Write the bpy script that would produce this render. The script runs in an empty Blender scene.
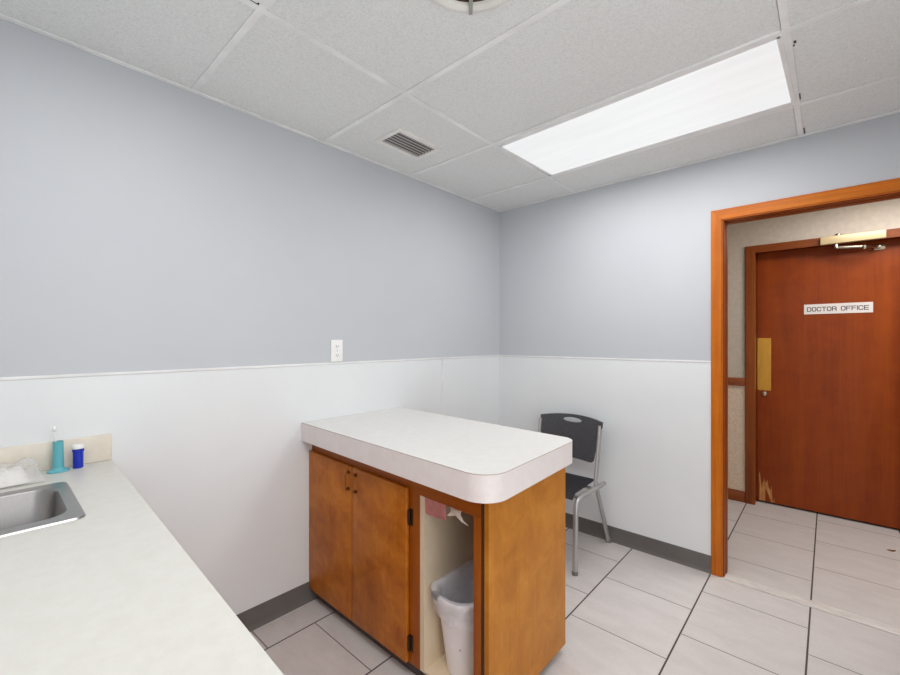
import bpy, bmesh, math, random
from mathutils import Vector, Matrix, noise
random.seed(7)
S = bpy.context.scene
COL = S.collection
R = math.radians
CEIL = 2.44

# ------------------------------------------------------------------ objects
def V(*a): return Vector(a)

def root_name(p):
    if p is None: return ''
    while p.parent is not None: p = p.parent
    return p.name

def link(name, bm, mats, parent=None, smooth=None):
    """one mesh object; coordinates in bm are world coordinates"""
    me = bpy.data.meshes.new(name)
    if parent is not None:
        off = Vector(parent.location)
        p = parent.parent
        while p is not None:
            off += Vector(p.location); p = p.parent
        bmesh.ops.translate(bm, verts=bm.verts, vec=-off)
    if root_name(parent) == 'peninsula_cabinet':         # the old cabinet has sagged a little away from the wall
        for v_ in bm.verts:
            xw, z = v_.co.x+0.6, v_.co.z
            v_.co.z = z-0.0075*xw if z > 0.83 else z-0.025*xw*max(0, z)/0.8
    if root_name(parent) == 'peninsula_countertop':
        for v_ in bm.verts: v_.co.z += -0.0075*(v_.co.x+0.62)
    bmesh.ops.recalc_face_normals(bm, faces=bm.faces)
    bm.to_mesh(me); bm.free()
    if not isinstance(mats, (list, tuple)): mats = [mats]
    for m in mats: me.materials.append(m)
    if smooth is not None:
        me.shade_smooth()
        me.set_sharp_from_angle(angle=R(smooth))
    o = bpy.data.objects.new(name, me)
    COL.objects.link(o)
    if parent is not None: o.parent = parent
    return o

def tag(o, label=None, cat=None, group=None, kind=None):
    if label: o['label'] = label
    if cat: o['category'] = cat
    if group: o['group'] = group
    if kind: o['kind'] = kind
    return o

def thing(name, loc, label, cat, group=None, kind=None):
    o = bpy.data.objects.new(name, None)
    o.empty_display_size = 0.05
    COL.objects.link(o); o.location = loc
    return tag(o, label, cat, group, kind)

def struct(name, bm, mats, label, cat, smooth=None):
    return tag(link(name, bm, mats, None, smooth), label, cat, kind='structure')

# ------------------------------------------------------------------ shapes
def NB(): return bmesh.new()

def box(bm, x0, x1, y0, y1, z0, z1, bev=0.0, seg=2, mi=0):
    vs = [bm.verts.new((x, y, z)) for x in (x0, x1) for y in (y0, y1) for z in (z0, z1)]
    idx = [(0,1,3,2), (4,6,7,5), (0,4,5,1), (2,3,7,6), (0,2,6,4), (1,5,7,3)]
    fs = [bm.faces.new([vs[i] for i in f]) for f in idx]
    for f in fs: f.material_index = mi
    if bev > 0:
        es = list({e for f in fs for e in f.edges})
        r = bmesh.ops.bevel(bm, geom=es, offset=bev, segments=seg, affect='EDGES', profile=0.5)
        for f in r['faces']: f.material_index = mi
    return bm

def B(*a, **k): return box(NB(), *a, **k)

def prism(bm, pts, z0, z1, mi=0, axis='z'):
    """polygon outline extruded; axis says which coordinate is the extrusion"""
    def mk(a, b, c):
        return {'z': (a, b, c), 'y': (a, c, b), 'x': (c, a, b)}[axis]
    lo = [bm.verts.new(mk(p[0], p[1], z0)) for p in pts]
    hi = [bm.verts.new(mk(p[0], p[1], z1)) for p in pts]
    n = len(pts); fs = []
    fs.append(bm.faces.new(lo[::-1])); fs.append(bm.faces.new(hi))
    for i in range(n):
        fs.append(bm.faces.new((lo[i], lo[(i+1) % n], hi[(i+1) % n], hi[i])))
    for f in fs: f.material_index = mi
    return bm

def catmull(pts, n=8):
    pts = [Vector(p) for p in pts]
    P = [pts[0]*2-pts[1]] + pts + [pts[-1]*2-pts[-2]]
    out = []
    for i in range(1, len(P)-2):
        a, b, c, d = P[i-1], P[i], P[i+1], P[i+2]
        for k in range(n):
            t = k/n
            out.append(0.5*((2*b)+(c-a)*t+(2*a-5*b+4*c-d)*t*t+(3*b-a-3*c+d)*t**3))
    out.append(pts[-1]); return out

def fillet(pts, r, n=6):
    """round the inner corners of a polyline"""
    pts = [Vector(p) for p in pts]; out = [pts[0]]
    for i in range(1, len(pts)-1):
        a, b, c = pts[i-1], pts[i], pts[i+1]
        u, w = (a-b), (c-b)
        q = min(r, u.length*0.45, w.length*0.45)
        p0, p1 = b+u.normalized()*q, b+w.normalized()*q
        for k in range(n+1):
            t = k/n
            out.append(p0*(1-t)**2+b*2*t*(1-t)+p1*t*t)
    out.append(pts[-1]); return out

def tube(bm, path, r, seg=12, ry=None, up=None, mi=0, cap=True):
    path = [Vector(p) for p in path]; rings = []
    ry = ry or r
    t0 = (path[1]-path[0]).normalized()
    ref = Vector(up) if up else (Vector((0,0,1)) if abs(t0.z) < 0.9 else Vector((1,0,0)))
    nrm = (ref - t0*ref.dot(t0)).normalized()
    for i, p in enumerate(path):
        t = (path[min(i+1, len(path)-1)]-path[max(i-1, 0)]).normalized()
        nrm = (nrm - t*nrm.dot(t)).normalized()
        bi = t.cross(nrm)
        rings.append([bm.verts.new(p+nrm*(r*math.cos(2*math.pi*k/seg))+bi*(ry*math.sin(2*math.pi*k/seg))) for k in range(seg)])
    for a, b in zip(rings, rings[1:]):
        for k in range(seg):
            bm.faces.new((a[k], a[(k+1) % seg], b[(k+1) % seg], b[k])).material_index = mi
    if cap:
        bm.faces.new(rings[0][::-1]).material_index = mi
        bm.faces.new(rings[-1]).material_index = mi
    return bm

def lathe(bm, c, prof, seg=32, mi=0, axis='z'):
    """prof: list of (radius, height) from c; closed at r=0"""
    rings = []
    def mk(x, y, h):
        if axis == 'z': return (c[0]+x, c[1]+y, c[2]+h)
        return (c[0]+x, c[1]-h, c[2]+y)          # axis 'y': height towards -y
    for r, h in prof:
        if r < 1e-6: rings.append([bm.verts.new(mk(0, 0, h))])
        else: rings.append([bm.verts.new(mk(r*math.cos(2*math.pi*k/seg), r*math.sin(2*math.pi*k/seg), h)) for k in range(seg)])
    for a, b in zip(rings, rings[1:]):
        for k in range(seg):
            k2 = (k+1) % seg
            if len(a) == 1 and len(b) == 1: continue
            if len(a) == 1: f = bm.faces.new((a[0], b[k2], b[k]))
            elif len(b) == 1: f = bm.faces.new((a[k], a[k2], b[0]))
            else: f = bm.faces.new((a[k], a[k2], b[k2], b[k]))
            f.material_index = mi
    return bm

def rrect(x0, x1, y0, y1, r, n=6):
    rs = r if isinstance(r, (list, tuple)) else (r,)*4      # corners: (x1,y1),(x0,y1),(x0,y0),(x1,y0)
    out = []
    for (cx, cy, a0, q) in ((x1, y1, 0, rs[0]), (x0, y1, 90, rs[1]), (x0, y0, 180, rs[2]), (x1, y0, 270, rs[3])):
        if q < 1e-6: out.append((cx, cy)); continue
        ox = cx - q if cx == x1 else cx + q
        oy = cy - q if cy == y1 else cy + q
        for k in range(n+1):
            a = R(a0+90*k/n)
            out.append((ox+q*math.cos(a), oy+q*math.sin(a)))
    return out

def loft(bm, loops, mi=0, cap0=False, cap1=False):
    rings = [[bm.verts.new(p) for p in L] for L in loops]
    n = len(rings[0])
    for a, b in zip(rings, rings[1:]):
        for k in range(n):
            bm.faces.new((a[k], a[(k+1) % n], b[(k+1) % n], b[k])).material_index = mi
    if cap0: bm.faces.new(rings[0][::-1]).material_index = mi
    if cap1: bm.faces.new(rings[-1]).material_index = mi
    return bm

# ------------------------------------------------------------------ materials
def lin(c):
    f = lambda v: v/12.92 if v <= 0.04045 else ((v+0.055)/1.055)**2.4
    return tuple(f(v/255) for v in c)+(1,)

class Mat:
    def __init__(s, name):
        s.m = bpy.data.materials.new(name); s.m.use_nodes = True
        s.t = s.m.node_tree; s.b = s.t.nodes['Principled BSDF']
    def n(s, typ, **k):
        q = s.t.nodes.new(typ)
        for a, v in k.items():
            if a.startswith('i_'): q.inputs[a[2:].replace('_', ' ')].default_value = v
            else: setattr(q, a, v)
        return q
    def l(s, a, b): s.t.links.new(a, b)
    def math(s, op, a, b=None, c=None):
        q = s.n('ShaderNodeMath', operation=op)
        for i, v in enumerate((a, b, c)):
            if v is None: continue
            if isinstance(v, (int, float)): q.inputs[i].default_value = v
            else: s.l(v, q.inputs[i])
        return q.outputs[0]
    def coord(s, scale=(1,1,1), rot=(0,0,0), loc=(0,0,0)):
        tc = s.n('ShaderNodeTexCoord'); mp = s.n('ShaderNodeMapping')
        mp.inputs['Scale'].default_value = scale; mp.inputs['Rotation'].default_value = rot
        mp.inputs['Location'].default_value = loc
        s.l(tc.outputs['Object'], mp.inputs['Vector']); return mp.outputs['Vector']
    def noise(s, vec, scale, detail=4, rough=0.55, dist=0.0):
        q = s.n('ShaderNodeTexNoise'); q.inputs['Scale'].default_value = scale
        q.inputs['Detail'].default_value = detail; q.inputs['Roughness'].default_value = rough
        q.inputs['Distortion'].default_value = dist
        s.l(vec, q.inputs['Vector']); return q.outputs['Fac']
    def ramp(s, fac, stops):
        q = s.n('ShaderNodeValToRGB'); e = q.color_ramp.elements
        while len(e) < len(stops): e.new(0.5)
        for x, (p, c) in zip(e, stops): x.position = p; x.color = c if len(c) == 4 else lin(c)
        s.l(fac, q.inputs['Fac']); return q.outputs['Color']
    def mix(s, fac, a, b, mode='MIX'):
        q = s.n('ShaderNodeMix', data_type='RGBA', blend_type=mode)
        for sock, v in ((q.inputs[0], fac), (q.inputs[6], a), (q.inputs[7], b)):
            if isinstance(v, (int, float)): sock.default_value = v
            elif isinstance(v, tuple): sock.default_value = v if len(v) == 4 else lin(v)
            else: s.l(v, sock)
        return q.outputs[2]
    def base(s, c):
        if isinstance(c, tuple): s.b.inputs['Base Color'].default_value = c if len(c) == 4 else lin(c)
        else: s.l(c, s.b.inputs['Base Color'])
    def set(s, **k):
        for a, v in k.items():
            sock = s.b.inputs[a.replace('_', ' ')]
            if isinstance(v, (int, float, tuple)): sock.default_value = v
            else: s.l(v, sock)
        return s
    def bump(s, h, strength=0.2, dist=0.001):
        q = s.n('ShaderNodeBump'); q.inputs['Strength'].default_value = strength
        q.inputs['Distance'].default_value = dist
        s.l(h, q.inputs['Height']); s.l(q.outputs['Normal'], s.b.inputs['Normal'])
        return s

def plain(name, c, rough=0.5, metal=0.0, var=0.04, scale=6, bump=None, spec=0.5):
    """a paint or plastic with a faint unevenness of its own"""
    m = Mat(name); v = m.coord()
    f = m.noise(v, scale, 3)
    a = tuple(max(0, x*(1-var)) for x in c); b = tuple(min(255, x*(1+var)) for x in c)
    m.base(m.ramp(f, [(0.3, a), (0.7, b)]))
    m.set(Roughness=rough, Metallic=metal); m.b.inputs['Specular IOR Level'].default_value = spec
    if bump: m.bump(m.noise(v, bump[0], 3), bump[1], bump[2])
    return m.m

def wood(name, dark, mid, light, axis='z', rough=0.38, across=16, along=0.8, blotch=0.35, coat=0.15, seed=0.0, streak=0.3):
    m = Mat(name)
    sc = {'x': (along, across, across), 'y': (across, along, across), 'z': (across, across, along)}[axis]
    v = m.coord(sc, loc=(seed, seed*1.7, seed*0.6))
    g = m.noise(v, 1.0, 7, 0.6, 0.6)
    c = m.ramp(g, [(0.28, dark), (0.5, mid), (0.74, light)])
    v2 = m.coord((1, 1, 1), loc=(seed*2, seed, 0))
    bl = m.noise(v2, 8.5, 7, 0.66, 0.5)
    c = m.mix(blotch, c, m.ramp(bl, [(0.3, dark), (0.52, mid), (0.72, light)]))
    sf = {'x': (3, 130, 130), 'y': (130, 3, 130), 'z': (130, 130, 3)}[axis]
    fs = m.noise(m.coord(sf), 1.0, 3, 0.6)
    c = m.mix(streak, c, m.ramp(fs, [(0.35, tuple(x*0.78 for x in mid)), (0.6, tuple(min(255, x*1.1) for x in mid))]))
    m.base(c)
    m.set(Roughness=rough, Coat_Weight=coat*0.3, Coat_Roughness=0.25, Specular_IOR_Level=0.25)
    m.bump(fs, 0.08, 0.0006)
    return m.m

# paint and shell
M = {}
m = Mat('blue grey eggshell wall paint'); v = m.coord()
m.base(m.ramp(m.noise(v, 1.6, 3), [(0.3, (189,193,199)), (0.7, (193,197,202))]))
m.set(Roughness=0.55); m.bump(m.noise(v, 260, 3), 0.12, 0.0006); M['paint'] = m.m
m = Mat('white wainscot panel'); v = m.coord()
c = m.ramp(m.noise(v, 2.2, 4), [(0.3, (222,226,229)), (0.7, (227,231,233))])
spk = m.ramp(m.noise(m.coord((1,1,1)), 34, 2), [(0.0, (0,0,0,1)), (0.79, (0,0,0,1)), (0.83, (1,1,1,1))])
m.base(m.mix(m.math('MULTIPLY', spk, 0.25), c, (165,162,160)))
m.set(Roughness=0.42); m.bump(m.noise(v, 140, 3), 0.15, 0.0007); M['wains'] = m.m
M['cap'] = plain('white panel cap strip', (226,227,228), 0.4)
M['caulk'] = plain('panel joint strip', (222,227,230), 0.45)
M['cove'] = plain('grey vinyl cove base', (100,97,95), 0.5, var=0.05)
m = Mat('acoustic ceiling tile'); v = m.coord()
fine = m.noise(v, 150, 4, 0.7)
c = m.ramp(fine, [(0.3, (212,214,213)), (0.5, (230,232,231)), (0.7, (240,241,240))])
big = m.noise(v, 1.3, 3)
c = m.mix(0.18, c, m.ramp(big, [(0.35, (220,221,213)), (0.65, (234,235,236))]))
pit = m.ramp(m.noise(v, 46, 2), [(0.0, (0,0,0,1)), (0.80, (0,0,0,1)), (0.84, (1,1,1,1))])
c = m.mix(m.math('MULTIPLY', pit, 0.35), c, (140,138,132))
m.base(c); m.set(Roughness=0.95); m.bump(fine, 0.6, 0.002); M['tile'] = m.m
M['tee'] = plain('white ceiling grid metal', (238,239,238), 0.5)
M['darkback'] = plain('dark backing painted as unlit gaps', (50,48,46), 0.9)
M['hallceil'] = plain('hall ceiling board', (220,220,214), 0.9, bump=(150, 0.4, 0.002))
M['hallup'] = plain('beige hall wallpaper', (198,187,173), 0.7, var=0.03, scale=30, bump=(220, 0.3, 0.001))
m = Mat('mottled beige hall wainscot'); v = m.coord()
m.base(m.ramp(m.noise(v, 60, 4, 0.7), [(0.3, (206,184,160)), (0.5, (222,203,180)), (0.72, (230,214,196))]))
m.set(Roughness=0.7); M['halllow'] = m.m

def floor_mat(name, y_even, y_odd):
    m = Mat(name); P = 0.4457
    tc = m.n('ShaderNodeTexCoord'); sx = m.n('ShaderNodeSeparateXYZ'); m.l(tc.outputs['Object'], sx.inputs[0])
    u = m.math('DIVIDE', m.math('SUBTRACT', sx.outputs[0], 0.182), P)
    ci = m.math('FLOOR', u); fu = m.math('SUBTRACT', u, ci)
    odd = m.math('FLOORED_MODULO', ci, 2.0)
    y0 = m.math('ADD', m.math('MULTIPLY', odd, y_odd-y_even), y_even)
    w = m.math('DIVIDE', m.math('SUBTRACT', sx.outputs[1], y0), P)
    ri = m.math('FLOOR', w); fw = m.math('SUBTRACT', w, ri)
    du = m.math('MULTIPLY', m.math('MINIMUM', fu, m.math('SUBTRACT', 1.0, fu)), P)
    dw = m.math('MULTIPLY', m.math('MINIMUM', fw, m.math('SUBTRACT', 1.0, fw)), P)
    gu = m.math('LESS_THAN', du, 0.0036); gw = m.math('LESS_THAN', dw, 0.0024)
    cv = m.n('ShaderNodeCombineXYZ'); m.l(ci, cv.inputs[0]); m.l(ri, cv.inputs[1])
    wn = m.n('ShaderNodeTexWhiteNoise', noise_dimensions='3D'); m.l(cv.outputs[0], wn.inputs['Vector'])
    # each tile has its own cut of the cloudy print
    off = m.n('ShaderNodeVectorMath', operation='MULTIPLY_ADD')
    m.l(wn.outputs['Color'], off.inputs[0]); off.inputs[1].default_value = (9, 9, 9); m.l(tc.outputs['Object'], off.inputs[2])
    st = m.n('ShaderNodeMapping'); st.inputs['Scale'].default_value = (1.0, 2.6, 1); m.l(off.outputs[0], st.inputs['Vector'])
    cl = m.noise(st.outputs[0], 5.5, 6, 0.62, 0.5)
    c = m.ramp(cl, [(0.25, (194,190,189)), (0.5, (204,200,199)), (0.75, (212,209,208))])
    fn = m.noise(st.outputs[0], 60, 4, 0.7)
    c = m.mix(0.2, c, m.ramp(fn, [(0.3, (184,174,168)), (0.7, (220,213,209))]))
    c = m.mix(0.10, c, m.ramp(wn.outputs['Value'], [(0.0, (176,166,160)), (1.0, (228,222,218))]))
    c = m.mix(gu, c, (74,64,60)); c = m.mix(gw, c, (112,102,97))
    m.base(c)
    g = m.math('MAXIMUM', gu, gw)
    m.set(Roughness=m.math('ADD', m.math('MULTIPLY', g, 0.4), 0.4))
    m.bump(m.math('SUBTRACT', 1.0, g), 0.5, 0.0015)
    return m.m
M['floor'] = floor_mat('pinkish grey floor tile', -0.015, -0.245)
M['floorhall'] = floor_mat('pinkish grey hall floor tile', 0.05, 0.285)
m = Mat('pale stone threshold'); v = m.coord((1, 3, 1))
m.base(m.ramp(m.noise(v, 14, 5, 0.6, 0.5), [(0.3, (196,191,186)), (0.7, (222,218,213))])); m.set(Roughness=0.4); M['thresh'] = m.m

# woods
M['casing_v'] = wood('golden stained casing upright', (148,72,6), (192,102,14), (214,130,34), 'z', blotch=0.25, coat=0.3, across=22)
M['casing_h'] = wood('golden stained casing head', (148,72,6), (192,102,14), (214,130,34), 'x', blotch=0.25, coat=0.3, across=22)
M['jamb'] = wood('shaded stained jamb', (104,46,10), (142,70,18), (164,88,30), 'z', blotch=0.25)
M['cab'] = wood('varnished birch cabinet door', (136,69,10), (178,102,24), (204,132,46), 'z', blotch=0.75, coat=0.15, across=7, along=2.0, rough=0.4, streak=0.1)
M['cabframe'] = wood('varnished cabinet face frame', (118,56,6), (156,82,14), (182,104,28), 'z', blotch=0.3, coat=0.3)
M['cabrail'] = wood('varnished cabinet top rail', (118,56,6), (156,82,14), (182,104,28), 'x', blotch=0.3, coat=0.3)
M['cabend'] = wood('varnished birch end panel', (158,94,16), (182,116,32), (200,136,50), 'z', blotch=0.75, coat=0.1, across=6, along=2.2, streak=0.12, seed=3.1)
M['cabedge'] = wood('dark cabinet edge strip', (74,42,20), (96,58,30), (112,70,38), 'z')
M['cream'] = plain('cream painted cabinet interior', (218,202,176), 0.5, var=0.03)
M['inback'] = plain('bare hardboard cabinet back', (140,112,80), 0.7, var=0.05)
M['toe'] = plain('dark toe kick', (78,72,70), 0.6)
M['hdoor'] = wood('reddish mahogany door veneer', (110,40,3), (138,57,6), (160,75,14), 'z', blotch=0.35, coat=0.2, across=9, along=0.5, rough=0.35, streak=0.2, seed=1.7)
M['hcase_v'] = wood('brown stained hall casing upright', (106,50,18), (138,70,28), (158,90,42), 'z', blotch=0.25)
M['hcase_h'] = wood('brown stained hall casing head', (106,50,18), (138,70,28), (158,90,42), 'x', blotch=0.25)
M['splinter'] = wood('raw splintered wood', (150,92,44), (200,142,84), (226,180,128), 'z', across=60, rough=0.8, coat=0)

# laminates, metals, plastics
def laminate(name, a, b, fleck):
    m = Mat(name); v = m.coord()
    c = m.ramp(m.noise(v, 26, 4, 0.65), [(0.35, a), (0.65, b)])
    f = m.ramp(m.noise(v, 240, 2), [(0.0, (0,0,0,1)), (0.62, (0,0,0,1)), (0.7, (1,1,1,1))])
    m.base(m.mix(m.math('MULTIPLY', f, 0.25), c, fleck)); m.set(Roughness=0.36)
    return m.m
M['lam'] = laminate('warm white laminate', (200,199,193), (205,204,199), (188,184,176))
M['lampen'] = laminate('white laminate', (212,211,209), (217,216,213), (202,200,196))
M['edgelight'] = laminate('pinkish tint of edge light on white laminate', (224,218,217), (229,223,222), (214,206,205))  # same laminate as the top; light on the edge is in the colour
M['kraft'] = plain('brown laminate core line', (182,168,160), 0.6)
M['splash'] = laminate('beige laminate splash', (219,211,197), (225,218,205), (206,196,180))
def metal(name, c, rough, aniso=None):
    m = Mat(name); v = m.coord(aniso or (1,1,1))
    f = m.noise(v, 60 if aniso else 8, 4)
    m.base(m.ramp(f, [(0.3, tuple(x*0.92 for x in c)), (0.7, c)]))
    m.set(Metallic=1.0, Roughness=rough); return m.m
M['steel'] = metal('brushed stainless steel', (164,162,162), 0.33, (1, 30, 1))
M['chromegrey'] = plain('silver grey powder coat', (176,175,174), 0.35, metal=0.55)
M['brass'] = metal('polished worn brass', (244,190,84), 0.25, (1, 1, 0.2))
for q_ in [M['brass'].node_tree.nodes['Principled BSDF']]: q_.inputs['Metallic'].default_value = 0.75
M['nickel'] = metal('dull nickel', (196,188,172), 0.3)
M['hardware'] = plain('dark bronze hardware', (66,44,30), 0.4, metal=0.6)
M['pull'] = metal('antique brass pull', (176,112,58), 0.35)
M['closer'] = plain('tan metallic closer cover', (206,186,142), 0.4, metal=0.2)
m = Mat('black textured plastic'); v = m.coord()
m.base(m.ramp(m.noise(v, 90, 3), [(0.35, (56,56,60)), (0.65, (68,68,72))])); m.set(Roughness=0.45); m.bump(m.noise(v, 400, 2), 0.2, 0.0004); M['blackp'] = m.m
M['glide'] = plain('grey chair glide', (120,118,116), 0.6)
M['binw'] = plain('white bin plastic', (242,240,242), 0.4, var=0.02)
m = Mat('thin clear bin liner'); v = m.coord()
m.base(m.ramp(m.noise(v, 30, 4), [(0.3, (226,226,232)), (0.7, (246,246,250))])); m.set(Roughness=0.25, Alpha=0.5)
m.bump(m.noise(v, 40, 4, 0.6, 1.0), 0.5, 0.005); M['liner'] = m.m
M['rimshade'] = plain('grey shadow slot in bin rim', (128,126,130), 0.5)
M['pink'] = plain('pink paper', (242,168,162), 0.7, var=0.05, scale=40)
M['paper'] = plain('white paper', (238,232,222), 0.8)
M['teal'] = plain('teal plastic', (96,174,186), 0.35, var=0.03)
M['bluep'] = plain('cobalt blue plastic', (18,44,178), 0.25, var=0.05)
M['whitep'] = plain('white plastic', (238,238,238), 0.35, var=0.02)
M['slot'] = plain('dark slot', (70,66,62), 0.6)
M['sign'] = plain('white engraved sign plastic', (226,220,216), 0.4, var=0.02)
M['ink'] = plain('dark grey sign lettering', (58,56,66), 0.5)
m = Mat('clear wrapping film'); v = m.coord()
m.base((236,236,236)); m.set(Roughness=0.15, Alpha=0.32); m.bump(m.noise(v, 26, 4, 0.6, 1.2), 0.8, 0.008); M['film'] = m.m
M['pads'] = plain('white wrapped contents', (232,230,226), 0.7, var=0.05, scale=30, bump=(40, 0.6, 0.004))
M['leaf'] = plain('dry brown scrap', (120,74,40), 0.8)
M['ventw'] = plain('off white vent enamel', (236,235,230), 0.45)
M['ventd'] = plain('dark duct', (36,34,32), 0.9)
M['louver'] = plain('grey vent louver', (160,158,154), 0.5)
M['diffd'] = plain('dark brown duct throat', (72,54,40), 0.9)  # dark brown disc behind the diffuser plate

def lens_mat(name, strength):
    m = Mat(name); v = m.coord((1, 1, 1))
    f = m.noise(m.coord((0.6, 6, 1)), 2.4, 3)
    c = m.ramp(f, [(0.35, (243,244,244)), (0.65, (251,251,251))])
    pr = m.noise(v, 260, 2)
    m.base((90,90,92)); m.l(c, m.b.inputs['Emission Color']); m.set(Emission_Strength=strength, Roughness=0.3)
    m.bump(pr, 0.3, 0.001); return m.m
M['lens'] = lens_mat('lit prismatic light panel', 0.57)

# ------------------------------------------------------------------ room shell
XR, YN = 2.75, -3.2                 # right wall, near wall
DX0, DX1, DH = 1.578, 2.437, 2.068   # rough doorway
WT = 0.11                           # back wall thickness
struct('floor', B(0, XR, YN, 0.0, -0.05, 0.0), M['floor'], 'pinkish grey square floor tiles of the exam room laid in offset rows', 'floor')
struct('floor_hall', B(-0.6, 4.2, 0.0, 1.7, -0.05, 0.0), M['floorhall'], 'pinkish grey floor tiles of the hall beyond the doorway', 'floor')
struct('wall_left', B(-0.1, 0, YN-0.1, WT, 0, CEIL+0.1), M['paint'], 'long blue grey painted wall with the power outlet', 'wall')
bm = NB(); box(bm, 0, DX0, 0, WT, 0, CEIL+0.1); box(bm, DX1, XR+0.1, 0, WT, 0, CEIL+0.1); box(bm, DX0, DX1, 0, WT, DH, CEIL+0.1)
struct('wall_back', bm, M['paint'], 'blue grey painted wall with the wood framed doorway', 'wall')
struct('wall_right', B(XR, XR+0.1, -1.6, 0, 0, CEIL+0.1), M['paint'], 'blue grey painted wall beside the doorway, outside the view', 'wall')  # stops short: unseen opening left to let in added world fill light
struct('wall_near', B(0, XR, YN-0.1, YN, 0, CEIL+0.1), M['paint'], 'blue grey painted wall behind the sink counter', 'wall')

# wainscot
WZ = 1.242
CX = 1.521                          # outer edge of the doorway casing
bm = B(0, 0.004, YN, 0, 0, WZ)
struct('trim_1', bm, M['wains'], 'white wainscot panel along the long wall', 'wainscot')
struct('trim_2', B(0.004, CX, -0.004, 0, 0, WZ), M['wains'], 'white wainscot panel behind the black chair', 'wainscot')
bm = NB(); box(bm, 0, 0.007, YN, 0, WZ-0.004, WZ+0.007, 0.002); struct('trim_3', bm, M['cap'], 'thin white cap strip on the long wall wainscot', 'trim')
bm = NB(); box(bm, 0.004, CX, -0.007, 0, WZ-0.004, WZ+0.007, 0.002); struct('trim_4', bm, M['cap'], 'thin white cap strip on the wainscot by the doorway', 'trim')
struct('trim_5', B(0.0035, 0.0052, -0.708, -0.693, 0.1, WZ-0.004, 0.0006), M['caulk'], 'vertical joint strip in the white wainscot panel', 'trim')
bm = NB(); box(bm, 0.004, 0.009, -0.009, -0.004, 0.1, WZ-0.004, 0.002)
struct('trim_6', bm, M['caulk'], 'white inside corner strip of the wainscot', 'trim')
struct('trim_13', B(XR-0.004, XR, -1.6, 0, 0, WZ), M['wains'], 'white wainscot panel on the wall out of view', 'wainscot')
struct('trim_14', B(0.004, XR-0.004, YN, YN+0.004, 0, WZ), M['wains'], 'white wainscot panel behind the counter', 'wainscot')

# vinyl cove base: upright with a curled toe
def cove(p0, p1, nx, ny):
    prof = [(0.004, 0.102), (0.0065, 0.1), (0.0068, 0.03), (0.009, 0.012), (0.016, 0.002), (0.017, 0.0), (0.004, 0.0)]
    bm = NB()
    loft(bm, [[(p[0]+nx*d, p[1]+ny*d, z) for d, z in prof] for p in (p0, p1)], cap0=True, cap1=True)
    return bm
struct('baseboard_left', cove((0, YN), (0, 0), 1, 0), M['cove'], 'grey vinyl cove base along the long wall', 'baseboard', 30)
struct('baseboard_back', cove((0, 0), (CX, 0), 0, -1), M['cove'], 'grey vinyl cove base behind the chair', 'baseboard', 30)
struct('baseboard_right', cove((XR, -1.6), (XR, 0), -1, 0), M['cove'], 'grey vinyl cove base on the wall out of view', 'baseboard', 30)

# ceiling: lay-in tiles; gaps onto a dark sheet stand for shadow lines at the tees
gx = [0.0, 0.672, 1.926, XR]
gy = [YN, -2.900, -2.274, -1.648, -1.017, -0.393, 0.0]
LIGHTS = {(1, 4), (1, 1)}
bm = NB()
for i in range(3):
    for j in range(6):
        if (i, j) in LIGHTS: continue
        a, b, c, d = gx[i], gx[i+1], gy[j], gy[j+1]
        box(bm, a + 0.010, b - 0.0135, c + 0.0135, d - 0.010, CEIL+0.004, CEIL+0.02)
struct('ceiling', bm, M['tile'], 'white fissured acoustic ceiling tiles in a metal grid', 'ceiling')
bm = NB()
for x in gx[1:-1]: box(bm, x-0.012, x+0.012, YN, 0, CEIL, CEIL+0.003, 0.0006, 1)
for j, y in enumerate(gy[1:-1]): box(bm, 0, XR, y-0.012, y+0.012, CEIL-0.0004, CEIL+0.003, 0.0006, 1)
struct('trim_7', bm, M['tee'], 'white metal tees between the ceiling tiles', 'ceiling grid')
bm = NB()
for (a, b, c, d) in ((0, 0.022, YN, 0), (0.022, XR, -0.022, 0), (XR-0.022, XR, YN, -0.022), (0.022, XR-0.022, YN, YN+0.022)):
    box(bm, a, b, c, d, CEIL-0.002, CEIL+0.003, 0.0006, 1)
struct('trim_8', bm, M['tee'], 'white metal wall angle around the ceiling edge', 'ceiling grid')
struct('ceiling_dark_sheet', B(0, XR, YN, 0, CEIL+0.09, CEIL+0.1), M['darkback'], 'dark sheet above the ceiling tiles, seen as shade in the gaps', 'ceiling')
struct('ceiling_hall', B(-0.6, 4.2, WT, 1.7, CEIL, CEIL+0.1), M['hallceil'], 'white ceiling of the hall', 'ceiling')

# ------------------------------------------------------------------ doorway to the hall
cas = thing('door_1', (2.0, 0, 0), 'golden stained wood casing around the open doorway', 'doorway', kind='structure')
def casing_profile_v(x_out, x_in, y_face, y_back, z0, z1, zin, name, mat, parent, flip):
    """upright with mitred head, eased edges"""
    bm = NB()
    pts = [(x_out, z0), (x_in, z0), (x_in, zin), (x_out, z1)]
    prism(bm, pts, y_face, y_back, axis='y')
    es = [e for e in bm.edges if abs(e.verts[0].co.x-e.verts[1].co.x) < 1e-6 and abs(e.verts[0].co.y-y_face) < 1e-6 and abs(e.verts[1].co.y-y_face) < 1e-6]
    bmesh.ops.bevel(bm, geom=es, offset=0.006, segments=3, affect='EDGES')
    return link(name, bm, mat, parent, 40)
casing_profile_v(CX, 1.579, -0.018, 0.0, 0, 2.13, 2.066, 'side_casing', M['casing_v'], cas, 1)
casing_profile_v(2.494, 2.436, -0.018, 0.0, 0, 2.13, 2.066, 'side_casing', M['casing_v'], cas, -1)
bm = NB(); prism(bm, [(CX, 2.13), (1.579, 2.066), (2.436, 2.066), (2.494, 2.13)], -0.018, 0.0, axis='y')
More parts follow.
